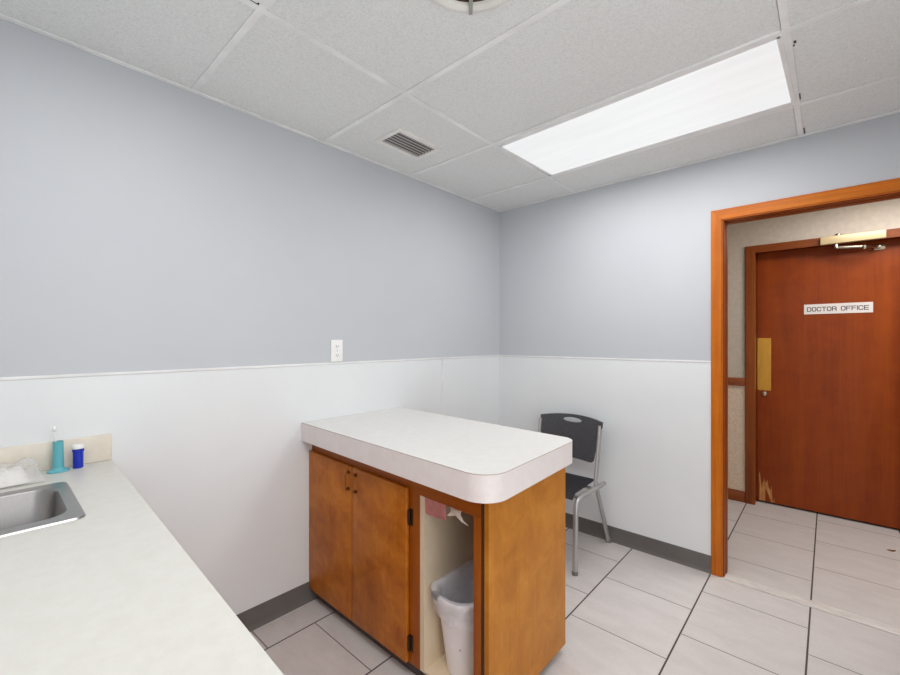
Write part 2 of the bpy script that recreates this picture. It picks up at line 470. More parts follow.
es = [e for e in bm.edges if abs(e.verts[0].co.z-e.verts[1].co.z) < 1e-6 and abs(e.verts[0].co.y+0.018) < 1e-6 and abs(e.verts[1].co.y+0.018) < 1e-6]
bmesh.ops.bevel(bm, geom=es, offset=0.006, segments=3, affect='EDGES')
link('head_casing', bm, M['casing_h'], cas, 40)
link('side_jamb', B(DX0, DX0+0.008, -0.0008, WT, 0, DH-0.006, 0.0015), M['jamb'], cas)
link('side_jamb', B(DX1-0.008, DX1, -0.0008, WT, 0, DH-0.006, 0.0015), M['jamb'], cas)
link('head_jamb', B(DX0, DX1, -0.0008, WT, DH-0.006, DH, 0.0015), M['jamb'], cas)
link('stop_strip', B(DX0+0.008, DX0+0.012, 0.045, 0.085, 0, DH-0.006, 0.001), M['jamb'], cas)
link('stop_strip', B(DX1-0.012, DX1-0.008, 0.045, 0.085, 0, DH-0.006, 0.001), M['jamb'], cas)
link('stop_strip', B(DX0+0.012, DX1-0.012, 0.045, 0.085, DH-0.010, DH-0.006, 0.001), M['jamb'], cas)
bm = NB(); box(bm, DX0+0.0085, DX1-0.0085, -0.03, 0.042, 0.0, 0.006, 0.003)
struct('trim_9', bm, M['thresh'], 'pale stone threshold strip in the doorway', 'threshold')

# hall side
HY = 1.44
HX0, HX1, HZ = 1.575, 2.487, 2.118
bm = NB(); box(bm, -0.6, HX0-0.012, HY, HY+0.13, 1.0, CEIL); box(bm, HX1+0.012, 4.2, HY, HY+0.13, 1.0, CEIL)
box(bm, HX0-0.012, HX1+0.012, HY, HY+0.13, HZ+0.012, CEIL)
struct('wall_hall_far', bm, M['hallup'], 'beige papered hall wall around the brown office door', 'wall')
bm = NB(); box(bm, -0.6, HX0-0.012, HY-0.003, HY+0.13, 0.0, 1.0); box(bm, HX1+0.012, 4.2, HY-0.003, HY+0.13, 0.0, 1.0)
struct('wall_hall_lower', bm, M['halllow'], 'mottled beige lower hall wall beside the office door', 'wall')
bm = NB(); box(bm, -0.6, DX0-0.001, WT, WT+0.006, 0, CEIL); box(bm, DX1+0.001, 4.2, WT, WT+0.006, 0, CEIL); box(bm, DX0-0.001, DX1+0.001, WT, WT+0.006, DH+0.001, CEIL)
struct('wall_hall_near', bm, M['hallup'], 'beige hall side of the doorway wall', 'wall')
struct('wall_hall_left', B(-0.7, -0.6, WT, 1.7, 0, CEIL), M['hallup'], 'beige wall closing the hall on the left', 'wall')
struct('wall_hall_right', B(4.2, 4.3, WT, 1.7, 0, CEIL), M['hallup'], 'beige wall closing the hall on the right', 'wall')
for k, (a, b) in enumerate(((-0.6, 1.509), (2.553, 4.2))):
    bm = NB(); box(bm, a, b, HY-0.018, HY, 0.985, 1.052, 0.005)
    struct('trim_%d' % (10+k), bm, M['hcase_h'], 'brown wood chair rail on the hall wall, %s the office door' % ('left of' if k == 0 else 'right of'), 'chair rail', 40)
    bm = NB(); box(bm, a, b, HY-0.016, HY-0.003, 0.0, 0.093, 0.004)
    struct('baseboard_hall_%s' % ('left' if k == 0 else 'right'), bm, M['hcase_h'], 'brown wood baseboard on the hall wall, %s the office door' % ('left of' if k == 0 else 'right of'), 'baseboard', 40)

struct('office_leak_block', B(1.3, 2.76, HY+0.131, HY+0.2, 0, 2.4), M['darkback'], 'dark block added behind the closed office door against light leaks', 'wall')  # unseen block added to stop world light leaking round the door
dr = thing('door_2', (2.03, HY, 0), 'reddish brown flush office door with brass plate and splintered lower corner', 'door', kind='structure')
DF = 1.53                                   # door face
for (xo, xi) in ((1.510, 1.578), (2.552, 2.484)):
    bm = NB(); prism(bm, [(xo, 0), (xi, 0), (xi, 2.098), (xo, 2.158)], HY-0.02, HY-0.003, axis='y')
    es = [e for e in bm.edges if abs(e.verts[0].co.x-e.verts[1].co.x) < 1e-6 and abs(e.verts[0].co.z-e.verts[1].co.z) > 0.5 and e.verts[0].co.y < HY-0.01 and e.verts[1].co.y < HY-0.01]
    bmesh.ops.bevel(bm, geom=es, offset=0.005, segments=3, affect='EDGES')
    link('side_casing', bm, M['hcase_v'], dr, 40)
bm = NB(); prism(bm, [(1.510, 2.158), (1.578, 2.098), (2.484, 2.098), (2.552, 2.158)], HY-0.02, HY-0.003, axis='y')
link('head_casing', bm, M['hcase_h'], dr)
link('side_jamb', B(HX0-0.012, HX0+0.002, HY-0.003, HY+0.13, 0, HZ), M['hcase_v'], dr)
link('side_jamb', B(HX1-0.002, HX1+0.012, HY-0.003, HY+0.13, 0, HZ), M['hcase_v'], dr)
link('head_jamb', B(HX0-0.012, HX1+0.012, HY-0.003, HY+0.13, HZ-0.004, HZ+0.012), M['hcase_h'], dr)
leaf = link('door_leaf', B(HX0+0.006, HX1-0.006, DF, DF+0.038, 0.016, HZ-0.008, 0.0015), M['hdoor'], dr)
# the splintered corner: chips of bare wood standing on the face
bm = NB()
def chip(pts, t=0.0014): prism(bm, [(a, 0.018+(b-0.018)*1.15) for a, b in pts], DF-t, DF+0.001, axis='y')
x = HX0+0.009
chip([(x+.012,.018),(x+.028,.018),(x+.032,.10),(x+.024,.15),(x+.016,.225),(x+.010,.21),(x+.014,.13)])
chip([(x+.030,.018),(x+.052,.018),(x+.052,.11),(x+.048,.15),(x+.044,.19),(x+.038,.14),(x+.034,.16),(x+.031,.10)])
chip([(x+.055,.11),(x+.075,.07),(x+.092,.018),(x+.104,.018),(x+.098,.09),(x+.094,.14),(x+.088,.10),(x+.074,.125),(x+.066,.18),(x+.060,.15),(x+.053,.17)])
chip([(x+.108,.018),(x+.116,.018),(x+.112,.055)])
tag(link('splintered_patch', bm, M['splinter'], leaf), 'pale bare wood where the veneer has split off')
bm = NB(); box(bm, HX0+0.008, 1.676, DF-0.0025, DF, 0.95, 1.39, 0.001)
tag(link('push_plate', bm, M['brass'], dr), 'tall polished brass plate')
bm = NB(); lathe(bm, (1.63, DF, 0.922), [(0, 0.012), (0.012, 0.012), (0.017, 0.009), (0.019, 0.0)], 24, axis='y')
cyl = link('lock_cylinder', bm, M['nickel'], dr, 40)
link('keyway', B(1.6285, 1.6315, DF-0.0128, DF-0.011, 0.916, 0.928), M['slot'], cyl)

sg = link('door_sign', B(1.886, 2.277, DF-0.0035, DF-0.0003, 1.578, 1.656, 0.0008), M['sign'])
sg_o = thing('door_sign', (2.08, DF, 1.578), 'white DOCTOR OFFICE name sign on the brown door', 'sign')
sg.name = 'sign_plate'; sg_o.name = 'door_sign'; sg.parent = sg_o; sg.matrix_parent_inverse = Matrix.Translation(-Vector(sg_o.location))
GL = {
 'D': [[(0,0),(0,1),(.78,1),(1,.82),(1,.18),(.78,0)], True],
 'O': [[(.2,0),(0,.18),(0,.82),(.2,1),(.8,1),(1,.82),(1,.18),(.8,0)], True],
 'C': [[(1,.24),(1,.16),(.8,0),(.2,0),(0,.18),(0,.82),(.2,1),(.8,1),(1,.84),(1,.76)], False],
}
LET = {
 'D': [GL['D']], 'O': [GL['O']], 'C': [GL['C']],
 'T': [[[(0,1),(1,1)], False], [[(.5,1),(.5,0)], False]],
 'R': [[[(0,0),(0,1),(.82,1),(1,.88),(1,.56),(.82,.44),(0,.44)], False], [[(.55,.44),(1,.3),(1,0)], False]],
 'F': [[[(0,0),(0,1),(1,1)], False], [[(0,.5),(.85,.5)], False]],
 'I': [[[(0,0),(0,1)], False]],
 'E': [[[(1,0),(0,0),(0,1),(1,1)], False], [[(0,.5),(.9,.5)], False]],
}
def ribbon(bm, pts, closed, w, y):
    n = len(pts); P = [Vector((p[0], p[1])) for p in pts]; L, Rr = [], []
    for i in range(n):
        a = P[i-1] if (closed or i > 0) else None
        c = P[(i+1) % n] if (closed or i < n-1) else None
        d1 = (P[i]-a).normalized() if a is not None else None
        d2 = (c-P[i]).normalized() if c is not None else None
        d1 = d1 or d2; d2 = d2 or d1
        n1 = Vector((-d1.y, d1.x)); n2 = Vector((-d2.y, d2.x)); mm = (n1+n2)
        mm = mm.normalized() if mm.length > 1e-6 else n1
        s = w/2/max(0.4, mm.dot(n1))
        ext = Vector((0, 0))
        if not closed and i == 0: ext = -d2*w/2
        if not closed and i == n-1: ext = d1*w/2
        L.append(P[i]+mm*s+ext); Rr.append(P[i]-mm*s+ext)
    vl = [bm.verts.new((p.x, y, p.y)) for p in L]; vr = [bm.verts.new((p.x, y, p.y)) for p in Rr]
    for i in range(n if closed else n-1):
        j = (i+1) % n; bm.faces.new((vl[i], vl[j], vr[j], vr[i]))
H = 0.029; W = 0.0212; x = 1.907; z0 = 1.602
for word in ('DOCTOR', 'OFFICE'):
    bm = NB()
    for ch in word:
        w = 0 if ch == 'I' else W
        for pts, cl in LET[ch]:
            ribbon(bm, [(x+p[0]*w, z0+p[1]*H) for p in pts], cl, 0.0052, DF-0.0041)
        x += w+0.0083
    ext = bmesh.ops.extrude_face_region(bm, geom=list(bm.faces))
    bmesh.ops.translate(bm, verts=[g for g in ext['geom'] if isinstance(g, bmesh.types.BMVert)], vec=(0, 0.0008, 0))
    tag(link('lettering', bm, M['ink'], sg_o), 'dark %s lettering' % word)
    x += 0.021

dc = thing('door_closer', (2.17, HY-0.02, 2.09), 'tan door closer with jointed arm above the office door', 'door closer')
bm = NB(); box(bm, 1.985, 2.335, HY-0.062, HY-0.02, 2.094, 2.154, 0.005, 3); link('closer_cover', bm, M['closer'], dc, 40)
bm = NB(); lathe(bm, (2.075, HY-0.041, 2.062), [(0, 0), (0.013, 0), (0.013, 0.026), (0.009, 0.032)], 20); link('spindle', bm, M['nickel'], dc, 40)
bm = NB(); lathe(bm, (2.085, HY-0.041, 2.154), [(0.019, 0), (0.019, 0.010), (0.015, 0.014), (0, 0.014)], 20); link('spindle_cap', bm, M['nickel'], dc, 40)
bm = NB(); tube(bm, [(2.075, HY-0.041, 2.066), (2.14, HY-0.052, 2.058), (2.225, HY-0.058, 2.050)], 0.009, 10, 0.004); link('main_arm', bm, M['nickel'], dc, 40)
bm = NB(); lathe(bm, (2.225, HY-0.058, 2.030), [(0, 0), (0.011, 0), (0.012, 0.004), (0.012, 0.026), (0, 0.028)], 18); link('elbow', bm, M['nickel'], dc, 40)
bm = NB(); tube(bm, [(2.225, HY-0.058, 2.046), (2.26, HY-0.02, 2.05), (2.30, DF-0.035, 2.053)], 0.007, 10, 0.004); link('forearm', bm, M['nickel'], dc, 40)
bm = NB(); box(bm, 2.28, 2.34, DF-0.006, DF-0.0002, 2.035, 2.075, 0.002); box(bm, 2.292, 2.312, DF-0.045, DF-0.004, 2.044, 2.064, 0.003); link('foot_bracket', bm, M['nickel'], dc, 40)

# dry scrap on the hall floor
bm = NB(); c = (2.335, 1.085)
pts = [(-.022,-.004),(-.008,.009),(.006,.006),(.022,.012),(.014,-.004),(.004,-.012),(-.010,-.008)]
prism(bm, [(c[0]+a, c[1]+b) for a, b in pts], 0.0, 0.002)
for v_ in bm.verts: v_.co.z += (0.006*(v_.co.x-c[0]+.022)/.044 if v_.co.z > 0.001 else 0)
tag(link('dry_leaf', bm, M['leaf']), 'small dry brown leaf scrap on the hall floor', 'leaf')

# ------------------------------------------------------------------ ceiling fittings
def troffer(x0, x1, y0, y1, label, group):
    t = thing('ceiling_light', ((x0+x1)/2, (y0+y1)/2, CEIL), label, 'ceiling light', group)
    bm = NB(); f = 0.012
    for (a, b, c, d) in ((x0, x1, y0-0.014, y0+f+0.012), (x0, x1, y1-f, y1+0.024), (x0-0.006, x0+f, y0+f, y1-f), (x1-f, x1+0.004, y0+f, y1-f)):
        box(bm, a, b, c, d, CEIL-0.004, CEIL+0.03, 0.001, 1)
    box(bm, x0, x1, y0, y1, CEIL+0.03, CEIL+0.035)
    link('frame', bm, M['tee'], t)
    l = link('lens', B(x0+f, x1-f, y0+f+0.012, y1-f, CEIL-0.003, CEIL+0.001), M['lens'], t)
    tag(l, 'glowing white prismatic panel')
    L = bpy.data.lights.new('troffer_lamp', 'AREA'); L.shape = 'RECTANGLE'
    L.size = x1-x0-2*f-0.02; L.size_y = y1-y0-2*f-0.02; L.energy = LAMP; L.color = (1.0, 0.985, 0.96)
    lo = bpy.data.objects.new('troffer_lamp', L); COL.objects.link(lo); lo.parent = t; lo.location = (0, 0, -0.008)
    t.rotation_euler = (0, 0, R(-1.3))
    return t
LAMP = 10.0; WORLD = 1.35
troffer(0.694, 1.916, -1.004, -0.428, 'long lit ceiling light panel near the doorway', 'fluorescent ceiling lights')
troffer(0.694, 1.916, -2.874, -2.296, 'lit ceiling light panel above the counter, mostly cropped by the top edge', 'fluorescent ceiling lights')
# bright slivers of the open joint at the end of the panel
t = thing('ceiling_vent', (0.33, -1.316, CEIL), 'small rectangular louvred vent in a ceiling tile', 'vent')
vx0, vx1, vy0, vy1 = 0.235, 0.43, -1.475, -1.162; fr = 0.024
bm = NB()
for (a, b, c, d) in ((vx0, vx1, vy0, vy0+fr), (vx0, vx1, vy1-fr, vy1), (vx0, vx0+fr, vy0+fr, vy1-fr), (vx1-fr, vx1, vy0+fr, vy1-fr)):
    box(bm, a, b, c, d, CEIL-0.005, CEIL+0.004, 0.0015)
link('frame', bm, M['ventw'], t)
link('duct', B(vx0+fr, vx1-fr, vy0+fr, vy1-fr, CEIL+0.0035, CEIL+0.0038), M['ventd'], t)
for k in range(6):
    x = vx0+fr+(k+0.5)*(vx1-vx0-2*fr)/6
    bm = NB(); prism(bm, [(x-0.0052, CEIL-0.002), (x-0.0037, CEIL-0.003), (x+0.0052, CEIL+0.0015), (x+0.0037, CEIL+0.0025)], vy0+fr, vy1-fr, axis='y')
    link('louver', bm, M['louver'], t)
t = thing('ceiling_diffuser', (1.28, -1.938, CEIL), 'round white air diffuser cropped by the top edge', 'air diffuser')
c = (1.28, -1.938, CEIL+0.004)
bm = NB(); lathe(bm, c, [(0.131, 0.0), (0.134, -0.010), (0.150, -0.012), (0.164, -0.010), (0.166, -0.007), (0.166, 0.0)], 64); link('outer_ring', bm, M['ventw'], t, 50)
bm = NB(); lathe(bm, c, [(0.132, -0.001), (0.0, -0.0005)], 48); link('duct', bm, M['diffd'], t)
bm = NB(); lathe(bm, c, [(0.0, -0.005), (0.08, -0.006), (0.108, -0.008), (0.110, -0.005), (0.08, -0.003), (0, -0.003)], 64); link('center_plate', bm, M['ventw'], t, 50)
for k in range(3):
    bm = NB(); a = R(131.0+120*k); d = Vector((math.cos(a), math.sin(a), 0)); q = Vector((-d.y, d.x, 0)); o = Vector(c)
    A = [o+d*0.104-q*0.006, o+d*0.104+q*0.006, o+d*0.163+q*0.006, o+d*0.163-q*0.006]
    prism(bm, [(p.x, p.y) for p in A], CEIL-0.0125, CEIL-0.002); link('spoke', bm, M['louver'], t)
bm = NB()
# torn bits beside the right hand tee
for (px, py, w_, h_) in ((1.941, -0.93, .008, .018), (1.938, -0.905, .006, .01), (1.9385, -0.50, .005, .06), (1.939, -0.10, .006, .10)):
    box(bm, px, px+w_, py, py+h_, CEIL+0.0032, CEIL+0.0038)
tag(link('trim_12', bm, M['slot']), 'dark chipped gaps beside the ceiling tee', 'ceiling grid', kind='structure')

# outlet
t = thing('power_outlet', (0.0, -1.560, 1.255), 'white duplex power outlet plate on the long wall above the wainscot', 'outlet')
bm = NB(); box(bm, 0.0, 0.007, -1.597, -1.523, 1.2525, 1.374, 0.003, 3); link('cover_plate', bm, M['whitep'], t, 40)
for zc in (1.338, 1.289):
    bm = NB(); prism(bm, [(p[0], p[1]) for p in rrect(-1.577, -1.543, zc-0.0145, zc+0.0145, 0.008)], 0.006, 0.0085, axis='x')
    rc = link('receptacle', bm, M['whitep'], t, 40)
    bm = NB()
    box(bm, 0.0084, 0.0090, -1.5675, -1.565, zc-0.004, zc+0.006); box(bm, 0.0084, 0.0090, -1.555, -1.5525, zc-0.003, zc+0.005)
    box(bm, 0.0084, 0.0090, -1.562, -1.558, zc-0.011, zc-0.007)
    link('slots', bm, M['slot'], rc)
bm = NB(); tube(bm, [(0.0065, -1.56, 1.3135), (0.0085, -1.56, 1.3135)], 0.003, 12); link('screw', bm, M['nickel'], t)

# ------------------------------------------------------------------ peninsula cabinet
PF, PE, PB = -1.712, 1.176, -1.160      # frame face, end face, back face
PZ0, PZ1 = 0.06, 0.850
cab = thing('peninsula_cabinet', (0.6, -1.45, 0), 'varnished brown wood cabinet with two doors and an open bin bay', 'cabinet')
link('plinth', B(0.017, PE-0.05, PF+0.024, PB-0.04, 0.0, PZ0), M['toe'], cab)
bm = NB()
box(bm, 0.006, 0.022, PF+0.018, PB-0.012, PZ0, PZ1)
box(bm, 0.022, 0.82, PF+0.018, PB-0.012, PZ0, PZ0+0.016)
box(bm, 0.022, PE-0.021, PF+0.05, PB-0.012, PZ1-0.016, PZ1-0.0005)
link('carcass', bm, M['cabedge'], cab)
link('back_panel', B(0.006, PE-0.001, PB-0.012, PB, PZ0, PZ1), M['cab'], cab)
bm = NB(); box(bm, 0.828, 0.850, PF+0.002, PB-0.018, PZ0+0.01, PZ1-0.018); link('bay_side', bm, M['cream'], cab)
link('bay_side', B(PE-0.03, PE-0.02, PF+0.018, PB-0.018, PZ0+0.01, PZ1-0.018), M['cream'], cab)
link('bay_floor', B(0.82, PE-0.02, PF+0.002, PB-0.018, PZ0, PZ0+0.01), M['cream'], cab)
link('bay_back', B(0.850, PE-0.03, PB-0.018, PB-0.012, PZ0+0.01, PZ1-0.018), M['inback'], cab)
link('top_rail', B(0.006, 1.136, PF, PF+0.018, 0.7755, PZ1, 0.001), M['cabrail'], cab)
link('stile', B(0.006, 0.03, PF, PF+0.018, PZ0, 0.7755, 0.001), M['cabframe'], cab)
link('stile', B(0.75, 0.828, PF, PF+0.018, PZ0, 0.7755, 0.001), M['cabframe'], cab)
link('stile', B(1.102, 1.136, PF, PF+0.018, PZ0, 0.7755, 0.001), M['cabframe'], cab)
link('bottom_rail', B(0.03, 0.75, PF, PF+0.018, PZ0, PZ0+0.02, 0.001), M['cabrail'], cab)
link('corner_strip', B(1.136, 1.156, PF+0.004, PF+0.02, PZ0, PZ1, 0.001), M['cabedge'], cab)
link('end_panel', B(1.156, PE, PF-0.008, PB, 0.038, PZ1, 0.0015), M['cabend'], cab)
def cab_door(x0, x1, hx, hinge_x):
    bm = NB(); box(bm, x0, x1, PF-0.019, PF-0.001, 0.066, 0.792, 0.005, 3)
    d = link('door', bm, M['cab'], cab, 40)
    bm = NB()
    pts = fillet([(hx, PF-0.018, 0.764), (hx, PF-0.037, 0.764), (hx, PF-0.037, 0.686), (hx, PF-0.018, 0.686)], 0.018)
    tube(bm, pts, 0.0042, 10, up=(1, 0, 0))
    for z in (0.764, 0.686): tube(bm, [(hx, PF-0.0185, z), (hx, PF-0.022, z)], 0.0075, 14)
    h_ = link('handle', bm, M['pull'], d, 40)
    for z in (0.764, 0.686):
        bm = NB(); tube(bm, [(hx, PF-0.0185, z), (hx, PF-0.0225, z)], 0.0085, 14)
        link('rosette', bm, M['hardware'], d, 40)
    if hinge_x:
        for z in (0.672, 0.148):
            bm = NB(); box(bm, hinge_x-0.002, hinge_x+0.018, PF-0.004, PF-0.0002, z-0.034, z+0.034, 0.001)
            tube(bm, [(hinge_x+0.002, PF-0.010, z-0.03), (hinge_x+0.002, PF-0.010, z+0.03)], 0.005, 10)
            link('hinge', bm, M['hardware'], d, 40)
cab_door(0.006, 0.389, 0.368, None)
cab_door(0.394, 0.768, 0.424, 0.772)

pt = thing('peninsula_countertop', (0.62, -1.46, PZ1), 'white laminate countertop with a rounded corner on the brown cabinet', 'countertop')
QC = [(0.005, -1.772), (1.246, -1.809), (1.212, -1.122), (0.005, -1.100)]
def quad(L, W_=1.24, D_=0.69):
    o_ = []
    for x, y in L:
        u, w_ = x/W_, y/D_
        a = Vector(QC[0]).lerp(Vector(QC[1]), u); b = Vector(QC[3]).lerp(Vector(QC[2]), u); p = a.lerp(b, w_); o_.append((p.x, p.y))
    return o_
out = quad(rrect(0, 1.24, 0, 0.69, (0.065, 0, 0, 0.105), 10))
inn = quad(rrect(0, 1.2395, 0.0005, 0.6895, (0.0645, 0, 0, 0.1045), 10))
bm = NB(); prism(bm, out, 0.9435, 0.945, 1)
prism(bm, [(p[0], p[1]) for p in out], 0.942, 0.9435, 1)
for f in bm.faces:
    if f.normal.z > 0.5 or (f.calc_center_median().z > 0.9448): f.material_index = 0
link('top', bm, [M['lampen'], M['kraft']], pt)
bm = NB(); prism(bm, inn, PZ1+0.0005, 0.942); link('drop_edge', bm, M['edgelight'], pt, 50)

# bin bay contents
bt = thing('trash_bin', (0.955, -1.54, PZ0+0.01), 'white plastic waste bin with a clear liner in the open cabinet bay', 'trash bin')
BX, BY, BZ = 0.958, -1.535, PZ0+0.0105
def binloop(t, grow=0.0, jig=0.0, seed=0.0, n=10):
    hx = 0.068+0.032*t+grow; hy = 0.120+0.045*t+grow
    L = rrect(BX-hx, BX+hx, BY-hy, BY+hy, min(0.085, hx*0.9), n)
    out = []
    for i, p in enumerate(L):
        v_ = Vector((p[0]-BX, p[1]-BY)); d = v_.normalized()
        j = jig*noise.noise(Vector((d.x*4+seed, d.y*4, t*6+seed)))
        out.append((p[0]+d.x*j, p[1]+d.y*j))
    return out
hB = 0.318
lp = [[(x, y, BZ+t*hB) for x, y in binloop(t)] for t in (0, 0.02, 0.3, 0.6, 0.93)]
lp = [[(x, y, BZ) for x, y in binloop(0, -0.012)]] + lp
lp += [[(x, y, BZ+0.94*hB) for x, y in binloop(0.93, 0.010)], [(x, y, BZ+0.975*hB) for x, y in binloop(1, 0.011)], [(x, y, BZ+hB) for x, y in binloop(1, 0.006)], [(x, y, BZ+0.985*hB) for x, y in binloop(1, -0.002)]]
lp += [[(x, y, BZ+t*hB) for x, y in binloop(t, -0.004)] for t in (0.9, 0.5, 0.03)]
bm = NB(); loft(bm, lp, cap0=True, cap1=True); link('bin_body', bm, M['binw'], bt, 50)
lp = []
for (t, g, j, dz) in ((0.70, 0.013, 0.012, 0), (0.74, 0.014, 0.010, 0), (0.80, 0.013, 0.008, 0), (0.88, 0.015, 0.007, 0), (0.95, 0.018, 0.004, 0), (1.0, 0.014, 0.002, 0.006), (1.0, 0.005, 0.001, 0.009), (1.0, -0.004, 0.002, 0.003), (0.93, -0.008, 0.010, 0), (0.8, -0.012, 0.02, 0), (0.6, -0.014, 0.026, 0), (0.4, -0.018, 0.028, 0), (0.2, -0.02, 0.02, 0), (0.08, -0.025, 0.01, 0)):
    L = binloop(t, g, j, 2.3, 14)
    lp.append([(x, y, BZ+t*hB+dz+(0.018*noise.noise(Vector((x*30, y*30, 1.7))) if t == 0.70 else 0)) for x, y in L])
bm = NB(); loft(bm, lp, cap1=True); tag(link('liner', bm, M['liner'], bt, 60), 'thin clear plastic liner folded over the rim')
# grey piece painted as the shade in the rim slot, front left
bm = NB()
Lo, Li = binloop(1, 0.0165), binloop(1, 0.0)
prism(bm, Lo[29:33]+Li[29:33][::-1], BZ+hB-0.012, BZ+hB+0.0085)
link('rim_slot', bm, M['rimshade'], bt)

# pink and white papers under the top of the bay
bm = NB()
for i in range(11):
    for j in range(8):
        x = 0.8515+0.112*i/10; z = 0.7535-0.067*j/7-0.004*math.sin(i*0.5)
        y = -1.7055+0.003*math.sin(i*0.55)+0.004*(j/7)**2
        bm.verts.new((x, y, z))
bm.verts.ensure_lookup_table()
for i in range(10):
    for j in range(7): bm.faces.new([bm.verts[k] for k in (i*8+j, (i+1)*8+j, (i+1)*8+j+1, i*8+j+1)])
bmesh.ops.solidify(bm, geom=list(bm.faces), thickness=0.003)
tag(link('pink_paper', bm, M['pink'], None, 40), 'folded pink paper tucked under the top of the open bay', 'paper')
bm = NB()
star = [(.975,.768),(1.078,.768),(1.076,.757),(1.058,.750),(1.050,.752),(1.046,.738),(1.052,.716),(1.062,.694),(1.044,.708),(1.026,.716),(1.006,.714),(.985,.704),(.975,.706),(.990,.722),(.995,.736)]
star = [(1.062-(1.056-(a-0.022))*1.2, b-0.012) for a, b in star]
prism(bm, star, -1.684, -1.682, axis='y')
for v_ in bm.verts: v_.co.y += 0.9*(v_.co.z-0.74)**2*6+0.01*math.sin(v_.co.x*60)
tag(link('torn_paper', bm, M['paper']), 'torn white paper hanging beside the pink paper in the bay', 'paper')

# ------------------------------------------------------------------ chair
ch = thing('stacking_chair', (0.69, -0.3, 0), 'black plastic stacking chair with grey metal legs against the back wall', 'chair')
XA, XB = 0.476, 0.921
def arc_y(x, y_side, sag): 
    u_ = (x-(XA+XB)/2)/((XB-XA)/2); return y_side+sag*(1-u_*u_)
# backrest: curved shell with an oval grip opening
def backrest():
    bm = NB(); N = 28; hc = (0.704, 0.816); ha, hb = 0.070, 0.0165
    x0, x1 = XA+0.002, XB+0.015
    def top(u): return 0.833+0.020*(1-(2*u-1)**2)
    # outline (u across) ring around and the hole ring joined by a strip
    outl = []
    for k in range(N+1):
        u = k/N; outl.append((x0+(x1-x0)*u, top(u)))
    bx0, bx1 = x0+0.040, x1-0.046
    corner_r = [(x1, 0.795), (x1-0.012, 0.788), (bx1+0.030, 0.74), (bx1+0.006, 0.63)]
    bot = [(bx1, 0.580), (bx1-0.012, 0.568)] + [(bx1-0.012+(bx0+0.024-bx1)*k/16, 0.564+0.004*math.sin(math.pi*k/16)) for k in range(1, 16)] + [(bx0+0.012, 0.568), (bx0, 0.580)]
    corner_l = [(bx0-0.006, 0.63), (bx0-0.030, 0.74), (x0+0.012, 0.788), (x0, 0.795)]
    outl = outl+corner_r+bot+corner_l
    hole = [(hc[0]+ha*math.cos(2*math.pi*k/32), hc[1]+hb*math.sin(2*math.pi*k/32)+0.004*math.cos(2*math.pi*k/16)*0) for k in range(32)]
    ov = [bm.verts.new((p[0], 0, p[1])) for p in outl]; hv = [bm.verts.new((p[0], 0, p[1])) for p in hole]
    es = [bm.edges.new((ov[i], ov[(i+1) % len(ov)])) for i in range(len(ov))]+[bm.edges.new((hv[i], hv[(i+1) % 32])) for i in range(32)]
    bmesh.ops.triangle_fill(bm, edges=es, use_beauty=True)
    # cut into columns so that the shell can curve
    for k in range(1, 16):
        x = x0+(x1-x0)*k/16
        bmesh.ops.bisect_plane(bm, geom=list(bm.verts)+list(bm.edges)+list(bm.faces), plane_co=(x, 0, 0), plane_no=(1, 0, 0))
    for z in (0.60, 0.66, 0.72, 0.77):
        bmesh.ops.bisect_plane(bm, geom=list(bm.verts)+list(bm.edges)+list(bm.faces), plane_co=(0, 0, z), plane_no=(0, 0, 1))
    bmesh.ops.recalc_face_normals(bm, faces=bm.faces)
    f0 = list(bm.faces)
    r = bmesh.ops.extrude_face_region(bm, geom=f0)
    nv = [g for g in r['geom'] if isinstance(g, bmesh.types.BMVert)]
    bmesh.ops.translate(bm, verts=nv, vec=(0, -0.014, 0))
    for v_ in bm.verts:
        h = (v_.co.z-0.56)/0.26
        v_.co.y += arc_y(v_.co.x, -0.205+0.055*h, 0.045)
    return bm
link('backrest', backrest(), M['blackp'], ch, 35)
# seat: dished shell with a rolled front lip
bm = NB(); nx, ny = 20, 18; sx0, sx1, sy0, sy1 = XA+0.014, XB-0.014, -0.535, -0.200
grid = []
for i in range(nx+1):
    row = []
    for j in range(ny+1):
        u, w = i/nx*2-1, j/ny
        taper = 1-0.05*w
        x = (sx0+sx1)/2+u*(sx1-sx0)/2*taper
        y = sy0+(sy1-sy0)*w
        edge = max(abs(u)**6, 0)
        z = 0.452-0.014*(1-u*u)*math.sin(math.pi*min(1, w*1.05))-0.03*max(0, (0.14-w)/0.14)**2+0.012*max(0, (w-0.85)/0.15)**2
        row.append(bm.verts.new((x, y, z)))
    grid.append(row)
for i in range(nx):
    for j in range(ny): bm.faces.new((grid[i][j], grid[i+1][j], grid[i+1][j+1], grid[i][j+1]))
bmesh.ops.solidify(bm, geom=list(bm.faces), thickness=0.016)
link('seat', bm, M['blackp'], ch, 40)
